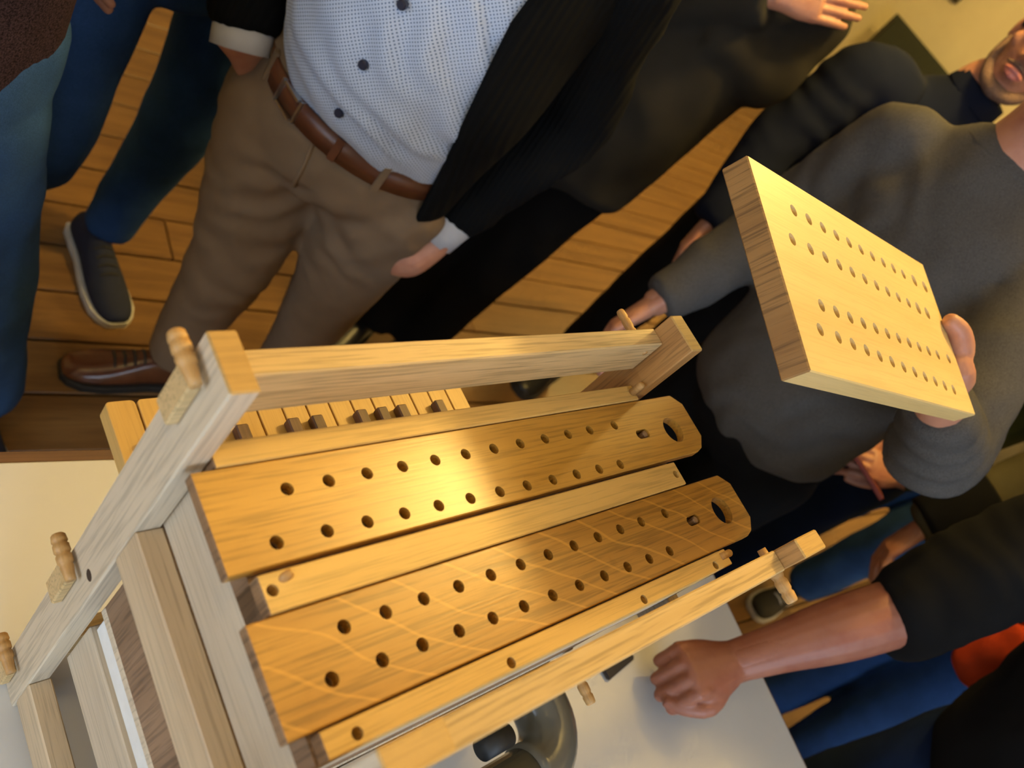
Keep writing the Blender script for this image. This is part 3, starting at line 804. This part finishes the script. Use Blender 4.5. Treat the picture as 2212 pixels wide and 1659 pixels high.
# ---- A: the man in the dotted shirt, hands in his pockets
fA = V3((-.75, -.67, 0)).normalized(); rA = V3((fA.y, -fA.x, 0))
torsoA = [(.712, .998, .955, .166, .134), (.704, .986, 1.02, .180, .160), (.694, .976, 1.10, .186, .176), (.706, .99, 1.22, .182, .152), (.73, 1.02, 1.35, .17, .11), (.74, 1.03, 1.45, .10, .07)]
wl, wrr = V3((.878, .900, .775)), V3((.515, 1.075, .925))
hA = [hand(wl+V3((.01, -.02, 0)), V3((-.085, .02, -.085)), V3((.6, -.7, .1)), -1, (1.5,)*4, (.0, 1.6), .02, 1.0), hand(wrr, V3((.10, .03, -.07)), V3((-.6, .5, .3)), 1, (.25,)*4)]
hA[0].append(tube([(*(wl+V3((.015, -.02, .03))), .032), (*(wl+V3((-.006, -.024, -.010))), .036), (*(wl+V3((-.022, -.020, -.035))), .040), (*(wl+V3((-.040, .01, -.065))), .036)]))
pa = person('man in pale blue dotted shirt, brown belt and beige trousers with hands in pockets', (.76, 1.06), fA,
    (.712, 1.010, .885), (.74, 1.03, 1.38), (.70, .985, 1.64),
    [(.795, .945, .83), (.640, 1.078, .83)], [(.868, 1.00, .49), (.672, 1.06, .49)], [(.945, 1.075, .10), (.690, 1.095, .10)],
    [(.867, .888, 1.39), (.613, 1.172, 1.39)], [(1.00, .925, 1.09), (.50, 1.20, 1.13)], [wl, wrr],
    None, (.186, .142), C_['dotted'], C_['khaki'], torsoA, hands=hA, hair='hair_grey', sleeve_end=(0, 0), top_name='shirt',
    leg_r=(.112, .084, .068, .058), top_amp=.004, leg_amp=.004,
    top_folds=[(V3((.60, .85, 1.0)), V3((.2, -.3, .93)).normalized(), .05, .0055, .16), (V3((.70, .80, 1.15)), V3((.5, -.4, .75)).normalized(), .06, .006, .17)],
    leg_folds=[(V3((.62, .97, .74)), V3((-.45, .3, .8)).normalized(), .060, .0042, .15), (V3((.74, .86, .74)), V3((.5, -.3, .8)).normalized(), .060, .0035, .13), (V3((.62, 1.0, .48)), V3((.2, 0, 1)).normalized(), .08, .003, .16)])
from mathutils.bvhtree import BVHTree
tree = BVHTree.FromPolygons([v_.co.copy() for v_ in root_legs[pa.name].vertices], [tuple(p_.vertices) for p_ in root_legs[pa.name].polygons])
seam = []
for t_ in range(7):
    o_ = V3((.700, .990, .905-.018*t_)) + fA*.5 + rA*(.012-.006*math.sin(t_*.5))
    hit = tree.ray_cast(o_, -fA)
    if hit[0] is not None: seam.append((*(hit[0]+fA*.0005), .0035))
if len(seam) > 3: part('fly_seam', pyd(*tube(seam, seg=8, sub=2)), C_['khaki'], pa)
# cardigan: open in front, with sleeves
ringsC = [(.725, 1.015, .87, .192, .160), (.72, 1.005, .97, .194, .165), (.705, .99, 1.09, .206, .197), (.712, .998, 1.22, .204, .180), (.733, 1.022, 1.36, .198, .146), (.745, 1.035, 1.46, .125, .095)]
sh1 = shell(ringsC, fA, -1.08, -(2*math.pi-1.35), 48, .008, -.62)
sl = []
for s_, e_, w_, t_ in (((.85, .905, 1.37), (1.00, .925, 1.09), wl, .80), ((.63, 1.155, 1.37), (.50, 1.20, 1.13), wrr, .90)):
    s_, e_, w_ = V3(s_), V3(e_), V3(w_); we = e_.lerp(w_, t_)
    sl.append(tube([(*(s_.lerp(V3((.74, 1.03, 1.385)), .55)+V3((0, 0, .015))), .085), (*s_, .088), (*(s_.lerp(e_, .5)), .076), (*e_, .072), (*(e_.lerp(we, .5)), .067 if t_ < .85 else .060), (*we, .058 if t_ < .85 else .048)], cap=.1))
slm = fuse(sl, .0095, 5); rumple(slm, .006, 9, (1, 1, 1), 3)
part('cardigan', merge_meshes([sh1, slm]), C_['cardigan'], pa)
for e_, w_, t_, r_ in ((V3((1.00, .925, 1.09)), wl, .76, .054), (V3((.50, 1.20, 1.13)), wrr, .86, .044)):
    d_ = (w_-e_).normalized(); c0 = e_.lerp(w_, t_)
    part('shirt_cuff', pyd(*tube([(*c0, r_), (*(c0+d_*(.060 if r_ > .05 else .042)), r_+.001)], cap=.05, sub=2)), C_['cuff'], pa)
# belt with loops and buckle
def band(c, f, a, b, z, h, th, tilt=0.0, n=72):
    vs, fs = [], []
    for k_ in range(n):
        an = 2*math.pi*k_/n; zz = z - tilt*math.cos(an)
        for off, dz in ((0, -h/2), (th, -h/2), (th, h/2), (0, h/2)):
            vs.append(ring_at(c, f, a+off, b+off, zz+dz, an))
    for k_ in range(n):
        k2 = (k_+1) % n
        for j in range(4): fs.append((k_*4+j, k_*4+(j+1) % 4, k2*4+(j+1) % 4, k2*4+j))
    return pyd(vs, fs)
cB = (.714, 1.0); aB, bB = .177, .144
belt = part('belt', band(cB, fA, aB, bB, .938, .040, .0045, .010), LEATHER, pa)
def on_belt(name, ang, w, h, th, m, par=belt, dz=0.0):
    p = ring_at(cB, fA, aB+.004, bB+.004, 0.938-.010*math.cos(ang)+dz, ang); nrm = (p-V3((cB[0], cB[1], p.z))).normalized(); tg = V3((-nrm.y, nrm.x, 0))
    vs = [p + tg*x*w/2 + V3((0, 0, 1))*zz*h/2 + nrm*d for d in (-.003, th) for x in (-1, 1) for zz in (-1, 1)]
    me = pyd([v_-pa.location for v_ in vs], [(0, 1, 3, 2), (4, 6, 7, 5), (0, 4, 5, 1), (2, 3, 7, 6), (0, 2, 6, 4), (1, 5, 7, 3)])
    return obj(name, me, m, par)
for an in (.85, -.55): on_belt('belt_loop', an, .011, .052, .0045, C_['khaki'])
bk_ = on_belt('buckle', .30, .004, .040, .0055, M['steel']); on_belt('buckle_bar', .56, .004, .040, .0055, M['steel']); on_belt('buckle_bar', .43, .040, .004, .0055, M['steel'], belt, .018); on_belt('buckle_bar', .43, .040, .004, .0055, M['steel'], belt, -.018); on_belt('keeper', -.12, .012, .042, .004, LEATHER)
# buttons on the placket
NB = plain('navy_button', (.010, .014, .04), .4)
for z_, b_ in ((1.000, .160), (1.092, .1815), (1.185, .172), (1.275, .146), (1.35, .122)):
    p = ring_at((.700, .983) if z_ < 1.2 else (.715, 1.0), fA, .18, b_-.004, z_, -.02)
    part('button', lathe(p, p+fA*.010, [(0, .0068), (.8, .0068), (1, .005)], 10), NB, pa, False)
shoe('shoe', pa, (.745, 1.085), (.475, 1.10), 0, SHOE_L, SOLE_D, 1.0, 1.0, SOLE_D)
shoe('shoe', pa, (1.0, 1.09), (.765, .975), 0, SHOE_L, SOLE_D, 1.0, 1.0, SOLE_D)

# ---- F: the man in the charcoal jumper holding the board
edge_p = P1 + (P2-P1)*.60
wF = edge_p + ux*.075 - nz*.043
wF1 = V3((1.235, .675, .925))
hF = [hand(wF, -ux + vy*.05, -nz + ux*.10, 1, (.03, .03, .03, .03), (.25, .1), .05),
      hand(wF1, V3((-.45, -.05, -.75)), V3((-.6, .8, .1)), 1, (.45,)*4)]
# thumb laid over the board's end
th0 = edge_p + ux*.030 - nz*.006
hF[0].append(tube([(*(wF+ux*-.02+vy*.012), .017), (*(edge_p+ux*.026+vy*.000-nz*.004), .0175), (*(edge_p+ux*.010-vy*.022+nz*.010), .0140), (*(edge_p-ux*.008-vy*.036+nz*.0085), .0100)], seg=12, sub=4))
hF[0].append(tube([(*(wF+vy*.02), .024), (*(edge_p+ux*.026+vy*.024-nz*.012), .021), (*(edge_p+ux*.020+vy*.006-nz*.006), .018)], seg=12, sub=3))
torsoF = [(1.470, .468, .895, .172, .138), (1.472, .470, .94, .180, .146), (1.474, .480, 1.05, .184, .143), (1.475, .505, 1.22, .194, .142), (1.474, .548, 1.36, .172, .118), (1.472, .570, 1.445, .115, .085), (1.470, .575, 1.482, .082, .070)]
fF = V3((-.97, -.22, 0)).normalized()
pf = person('man in plain charcoal jumper holding up the drilled board', (1.5, .47), fF,
    (1.485, .46, .90), (1.47, .570, 1.405), (1.42, .575, 1.68),
    [(1.50, .37, .85), (1.465, .55, .85)], [(1.47, .36, .48), (1.43, .56, .48)], [(1.51, .35, .10), (1.47, .58, .10)],
    [(1.51, .40, 1.395), (1.432, .705, 1.375)], [(1.315, .205, 1.195), (1.395, .715, 1.120)], [wF + ux*.02, wF1],
    None, (.172, .132), C_['charcoal'], C_['black_trouser'], torsoF, sleeve=(.074, .066, .046), hands=hF, beard=False, sleeve_end=(.62, .93),
    top_amp=.006, top_folds=[(V3((1.30, .21, 1.18)), V3((-.8, .15, .55)).normalized(), .042, .009, .10), (V3((1.40, .63, 1.28)), V3((.4, .6, -.6)).normalized(), .06, .006, .12), (V3((1.38, .36, .95)), V3((.1, .8, .5)).normalized(), .07, .005, .15)])
part('collar', pyd(*tube([(1.468, .575, 1.474, .084, .072), (1.466, .576, 1.489, .080, .069)], axis=V3((fF.y, -fF.x, 0)), cap=.1)), C_['charcoal'], pf)
for a_, b_ in (((1.56, .34), (1.30, .29)), ((1.52, .60), (1.26, .57))): shoe('shoe', pf, a_, b_, 0, plain('black_leather', (.015, .014, .013), .35), SOLE_D)

# ---- G: the man in black leaning on his fist
wG = V3((1.095, .046, .840)); eG = V3((1.330, .020, 1.030))
hG = [hand(wG, V3((-1, .10, -.12)), V3((-.20, .12, 1)), -1, (1.25, 1.28, 1.30, 1.32), (.62, 1.0), .02, 1.14, 1.0)]
hG[0].append(tube([(*wG, .031, .024), (*(wG.lerp(eG, .25)), .037, .031), (*(wG.lerp(eG, .6)), .049, .043), (*eG, .051, .047)], axis=(0, 1, 0)))
torsoG = [(1.63, -.33, .86, .18, .135), (1.62, -.31, 1.0, .19, .145), (1.61, -.25, 1.2, .20, .14), (1.60, -.18, 1.35, .19, .12), (1.60, -.16, 1.43, .13, .09), (1.60, -.155, 1.47, .07, .065)]
pg = person('man in black top with pushed up sleeves leaning his fist on the table', (1.68, -.33), (-1, .12),
    (1.655, -.34, .9), (1.60, -.16, 1.38), (1.53, -.14, 1.63),
    [(1.67, -.44, .85), (1.66, -.25, .85)], [(1.65, -.45, .48), (1.63, -.24, .48)], [(1.70, -.47, .1), (1.68, -.23, .1)],
    [(1.60, -.35, 1.38), (1.55, .03, 1.37)], [(1.64, -.52, 1.12), eG], [(1.62, -.55, .90), wG],
    None, (.178, .14), C_['black'], C_['denim_dark'], torsoG, sleeve=(.084, .077, .064), hands=hG, sleeve_end=(.8, .06), skinmat='skin_red', hair='hair_grey', auto=(0,),
    top_folds=[(V3((1.40, .02, 1.12)), V3((.6, 0, .8)).normalized(), .043, .0022, .13)], top_amp=.009)
for a_, b_ in (((1.74, -.48), (1.48, -.47)), ((1.72, -.23), (1.46, -.20))): shoe('shoe', pg, a_, b_, 0, plain('black_leather', (.015, .014, .013), .35), SOLE_D)

# ---- E: the bearded man in navy behind the man in charcoal
fE = V3((-.86, -.51, 0)).normalized()
torsoE = [(2.03, 1.05, .86, .185, .135), (2.05, 1.03, 1.1, .192, .14), (2.07, 1.01, 1.25, .192, .125), (2.08, 1.0, 1.375, .13, .09), (2.085, .99, 1.45, .070, .066)]
wE = V3((1.705, 1.0, .905))
pe = person('dark stubbled man in navy jumper standing behind the charcoal jumper', (2.05, 1.05), fE,
    (2.04, 1.05, .9), (2.08, 1.0, 1.37), (2.085, .968, 1.607),
    [(2.08, .97, .85), (1.99, 1.13, .85)], [(2.08, .98, .48), (1.98, 1.14, .48)], [(2.13, 1.0, .1), (2.02, 1.17, .1)],
    [(2.24, .86, 1.335), (1.895, 1.12, 1.335)], [(2.28, .82, 1.1), (1.80, 1.10, 1.12)], [(2.15, .75, .92), wE],
    None, (.175, .135), C_['navy'], C_['black_trouser'], torsoE, sleeve=(.080, .070, .050),
    hands=[hand(wE, V3((-.15, -.12, -.8)), V3((-.6, .8, 0)), 1, (.35,)*4)], beard=True, headface=(-.93, -.36, 0), auto=(0,),
    top_folds=[(V3((1.84, 1.1, 1.22)), V3((.3, .1, .9)).normalized(), .06, .003, .15)])
part('collar', pyd(*tube([(2.083, .99, 1.445, .078, .07), (2.083, .985, 1.485, .070, .062)], axis=V3((fE.y, -fE.x, 0)), cap=.1)), C_['navy'], pe)
for a_, b_ in (((2.17, 1.02), (1.92, .93)), ((2.06, 1.19), (1.81, 1.08))): shoe('shoe', pe, a_, b_, 0, plain('black_leather', (.015, .014, .013), .35), SOLE_D)

# ---- D: arms crossed, dark olive coat
fD = V3((-.77, -.63, 0)).normalized()
torsoD = [(1.44, 1.265, .80, .192, .155), (1.455, 1.262, 1.0, .20, .15), (1.49, 1.28, 1.2, .205, .15), (1.51, 1.29, 1.34, .19, .12), (1.52, 1.29, 1.42, .13, .09), (1.52, 1.29, 1.47, .075, .07)]
wD0, wD1 = V3((1.40, 1.20, 1.235)), V3((1.455, 1.130, 1.370))
pd_ = person('person with crossed arms in dark olive coat and black trousers', (1.42, 1.28), fD,
    (1.42, 1.27, .88), (1.51, 1.29, 1.38), (1.48, 1.255, 1.63),
    [(1.465, 1.20, .83), (1.365, 1.325, .83)], [(1.41, 1.19, .47), (1.32, 1.29, .47)], [(1.385, 1.20, .10), (1.275, 1.27, .10)],
    [(1.625, 1.16, 1.38), (1.385, 1.445, 1.38)], [(1.585, 1.125, 1.225), (1.33, 1.32, 1.17)], [wD0, wD1],
    None, (.172, .14), C_['olive_coat'], C_['black_trouser'], torsoD, sleeve=(.082, .074, .060),
    hands=[hand(wD1, V3((.72, -.42, .42)), V3((-.77, -.63, .3)), -1, (.14,)*4, (.5, .3), .05), hand(wD0, V3((-.6, .6, .1)), V3((-.6, -.6, .3)), 1, (.3,)*4)],
    leg_r=(.105, .09, .085, .075), sleeve_end=(.9, .93))
for a_, b_ in (((1.42, 1.22), (1.19, 1.08)), ((1.31, 1.30), (1.10, 1.15))): shoe('shoe', pd_, a_, b_, 0, plain('black_leather', (.015, .014, .013), .35), SOLE_D)

# ---- B: blue jeans and navy canvas shoes, mid-stride
torsoB = [(.49, 1.36, .93, .175, .13), (.48, 1.35, 1.1, .18, .135), (.46, 1.34, 1.3, .19, .12), (.45, 1.335, 1.40, .13, .09), (.45, 1.335, 1.46, .07, .06)]
wB = V3((.30, 1.20, 1.03))
pb = person('person in dark blue jeans and navy canvas shoes striding past behind', (.5, 1.4), (.05, -1),
    (.495, 1.375, .91), (.45, 1.335, 1.36), (.44, 1.30, 1.61),
    [(.635, 1.385, .86), (.385, 1.365, .86)], [(.635, 1.42, .48), (.355, 1.26, .50)], [(.602, 1.465, .09), (.375, 1.50, .15)],
    [(.63, 1.33, 1.36), (.28, 1.33, 1.36)], [(.70, 1.36, 1.10), (.25, 1.33, 1.12)], [(.68, 1.25, .95), wB],
    None, (.165, .125), C_['navy'], C_['denim'], torsoB, leg_r=(.098, .076, .062, .056), auto=(0,), hands=[hand(wB, V3((0, -.3, -.8)), V3((-1, 0, 0)), -1, (.3,)*4)])
shoe('shoe', pb, (.565, 1.52), (.612, 1.225), 0, NAVY_CANVAS, SOLE_W, 1.0, 1.0, SOLE_D)
shoe('shoe', pb, (.385, 1.57), (.36, 1.29), .02, NAVY_CANVAS, SOLE_W, 1.0, 1.0, SOLE_D)

# ---- C: marled maroon jumper and washed jeans at the table's corner
torsoC = [(.072, .925, .825, .182, .138), (.067, .92, 1.0, .185, .14), (.055, .915, 1.2, .19, .13), (.04, .91, 1.33, .18, .115), (.04, .91, 1.42, .11, .08), (.04, .91, 1.46, .065, .06)]
pc = person('person in marled maroon jumper and washed blue jeans beside the table end', (.1, .95), (.25, -.97),
    (.095, .93, .9), (.04, .91, 1.36), (.045, .88, 1.605),
    [(.160, .92, .85), (0, .95, .85)], [(.240, .955, .48), (-.01, .97, .48)], [(.315, .985, .10), (-.02, 1.0, .1)],
    [(.215, .945, 1.36), (-.13, .87, 1.36)], [(.22, 1.03, 1.10), (-.2, .86, 1.1)], [(.10, 1.12, .98), (-.13, .72, 1.05)],
    None, (.170, .13), C_['maroon'], C_['denim_light'], torsoC, leg_r=(.098, .080, .070, .066), auto=(0, 1))
for a_, b_ in (((.29, 1.04), (.33, .78)), ((-.03, 1.05), (.01, .79))): shoe('shoe', pc, a_, b_, 0, NAVY_CANVAS, SOLE_W)

# ---- H: olive sleeves and black waistcoat, jeans
wH = V3((1.850, .165, .905))
torsoH = [(2.11, -.04, .84, .18, .14), (2.10, -.045, 1.05, .185, .145), (2.09, -.05, 1.25, .19, .135), (2.09, -.05, 1.38, .15, .1), (2.09, -.05, 1.45, .07, .065)]
phh = person('person in olive jumper with black cuffs and blue jeans, one arm hanging', (2.13, .0), (-1, -.05),
    (2.13, -.04, .9), (2.09, -.05, 1.36), (2.04, -.05, 1.61),
    [(2.15, -.13, .85), (2.14, .05, .85)], [(2.15, -.16, .48), (2.15, .01, .48)], [(2.20, -.20, .1), (2.20, -.03, .1)],
    [(2.10, -.24, 1.36), (2.06, .13, 1.36)], [(2.12, -.31, 1.1), (1.965, .150, 1.125)], [(2.08, -.34, .88), wH],
    None, (.17, .135), C_['olive'], C_['denim'], torsoH, sleeve=(.080, .070, .052), auto=(0,), hands=[hand(wH, V3((-.25, -.12, -.8)), V3((-.5, .8, 0)), 1, (.35,)*4)])
d_ = (wH-V3((1.965, .150, 1.125)))
part('black_cuff', pyd(*tube([(*(wH-d_*.60), .080), (*(wH-d_*.40), .077), (*(wH-d_*.03), .062)], cap=.08)), C_['black'], phh)
part('waistcoat', shell([(2.11, -.04, .83, .19, .150), (2.10, -.045, 1.05, .195, .155), (2.09, -.05, 1.25, .20, .145), (2.09, -.05, 1.38, .16, .11)], (-1, -.05), .2, 2*math.pi-.2, 48, .008), C_['black'], phh)
for a_, b_ in (((2.24, -.20), (1.97, -.20)), ((2.24, -.03), (1.97, -.03))): shoe('shoe', phh, a_, b_, 0, NAVY_CANVAS, SOLE_W)

# ---- K: hands together with a dark red notebook
wK0, wK1 = V3((1.97, .30, .875)), V3((1.985, .47, .90))
torsoK = [(2.17, .47, .84, .18, .135), (2.16, .47, 1.05, .185, .14), (2.15, .47, 1.25, .19, .13), (2.15, .47, 1.37, .14, .095), (2.15, .47, 1.44, .07, .065)]
pk = person('person in olive green top holding a dark red notebook low in both hands', (2.2, .47), (-1, -.25),
    (2.19, .47, .9), (2.15, .47, 1.35), (2.11, .46, 1.605),
    [(2.21, .39, .85), (2.19, .56, .85)], [(2.2, .38, .48), (2.18, .57, .48)], [(2.25, .37, .1), (2.23, .58, .1)],
    [(2.18, .29, 1.35), (2.12, .65, 1.35)], [(2.15, .33, 1.06), (2.1, .66, 1.08)], [wK0, wK1],
    None, (.165, .13), cloth('olive_green_jersey', (.045, .050, .018), 500, .2), C_['denim_dark'], torsoK,
    hands=[hand(wK0, V3((-.75, .45, -.15)), V3((-.2, -.5, .8)), -1, (.55,)*4), hand(wK1, V3((-.6, -.7, -.15)), V3((-.4, .3, .8)), 1, (.55,)*4)])
for a_, b_ in (((2.3, .38), (2.03, .31)), ((2.28, .6), (2.01, .53))): shoe('shoe', pk, a_, b_, 0, NAVY_CANVAS, SOLE_D)
nb = obj('notebook', box_me(-.075, .075, -.105, .105, -.006, .006, .002), plain('dark_red_cover', (.12, .014, .010), .5)); nb.location = (1.885, .375, .845); nb.rotation_euler = (.1, .35, .3)
tag(nb, 'dark red notebook held in two clasped hands', 'notebook')

# ---- I: cream shirt, washed jeans, dark trainers, farther back
torsoI = [(2.66, .30, .85, .18, .14), (2.65, .30, 1.05, .185, .14), (2.64, .30, 1.25, .195, .13), (2.64, .30, 1.37, .14, .1), (2.64, .30, 1.44, .07, .065)]
pi_ = person('person in cream shirt, washed jeans and dark trainers farther back', (2.68, .3), (-1, -.1),
    (2.67, .3, .9), (2.64, .3, 1.35), (2.60, .3, 1.605),
    [(2.68, .22, .85), (2.67, .39, .85)], [(2.68, .24, .48), (2.67, .43, .48)], [(2.72, .25, .1), (2.71, .45, .1)],
    [(2.65, .12, 1.35), (2.63, .48, 1.35)], [(2.68, .08, 1.08), (2.66, .53, 1.08)], [(2.55, .12, .92), (2.53, .5, .92)],
    None, (.168, .135), C_['cream'], C_['denim_light'], torsoI, leg_r=(.098, .080, .070, .066), auto=(0, 1))
for a_, b_ in (((2.76, .25), (2.48, .22)), ((2.75, .46), (2.48, .48))): shoe('shoe', pi_, a_, b_, 0, plain('black_suede', (.014, .014, .016), .7), SOLE_W, laces=SOLE_W)

# ---- orange red bag between the people on the right
bg = empty('shoulder_bag', (1.87, -.118, .87)); tag(bg, 'orange red fabric bag hanging between the people in black and olive', 'bag')
BM = cloth('orange_red_fabric', (.42, .045, .012), 700, .15)
me = fuse([tube([(0, 0, -.055, .04, .025), (0, 0, 0, .045, .03), (0, 0, .09, .04, .02)], axis=(0, 1, 0))], .008, 3); rumple(me, .006, 12)
obj('bag_body', me, BM, bg, True)
obj('strap', pyd(*tube([(0, -.05, .10, .012, .003), (.10, -.08, .36, .012, .003), (.20, -.10, .575, .012, .003), (.22, -.06, .575, .012, .003), (.11, -.02, .36, .012, .003), (0, .05, .10, .012, .003)], axis=(0, 1, 0), seg=8)), BM, bg, True)
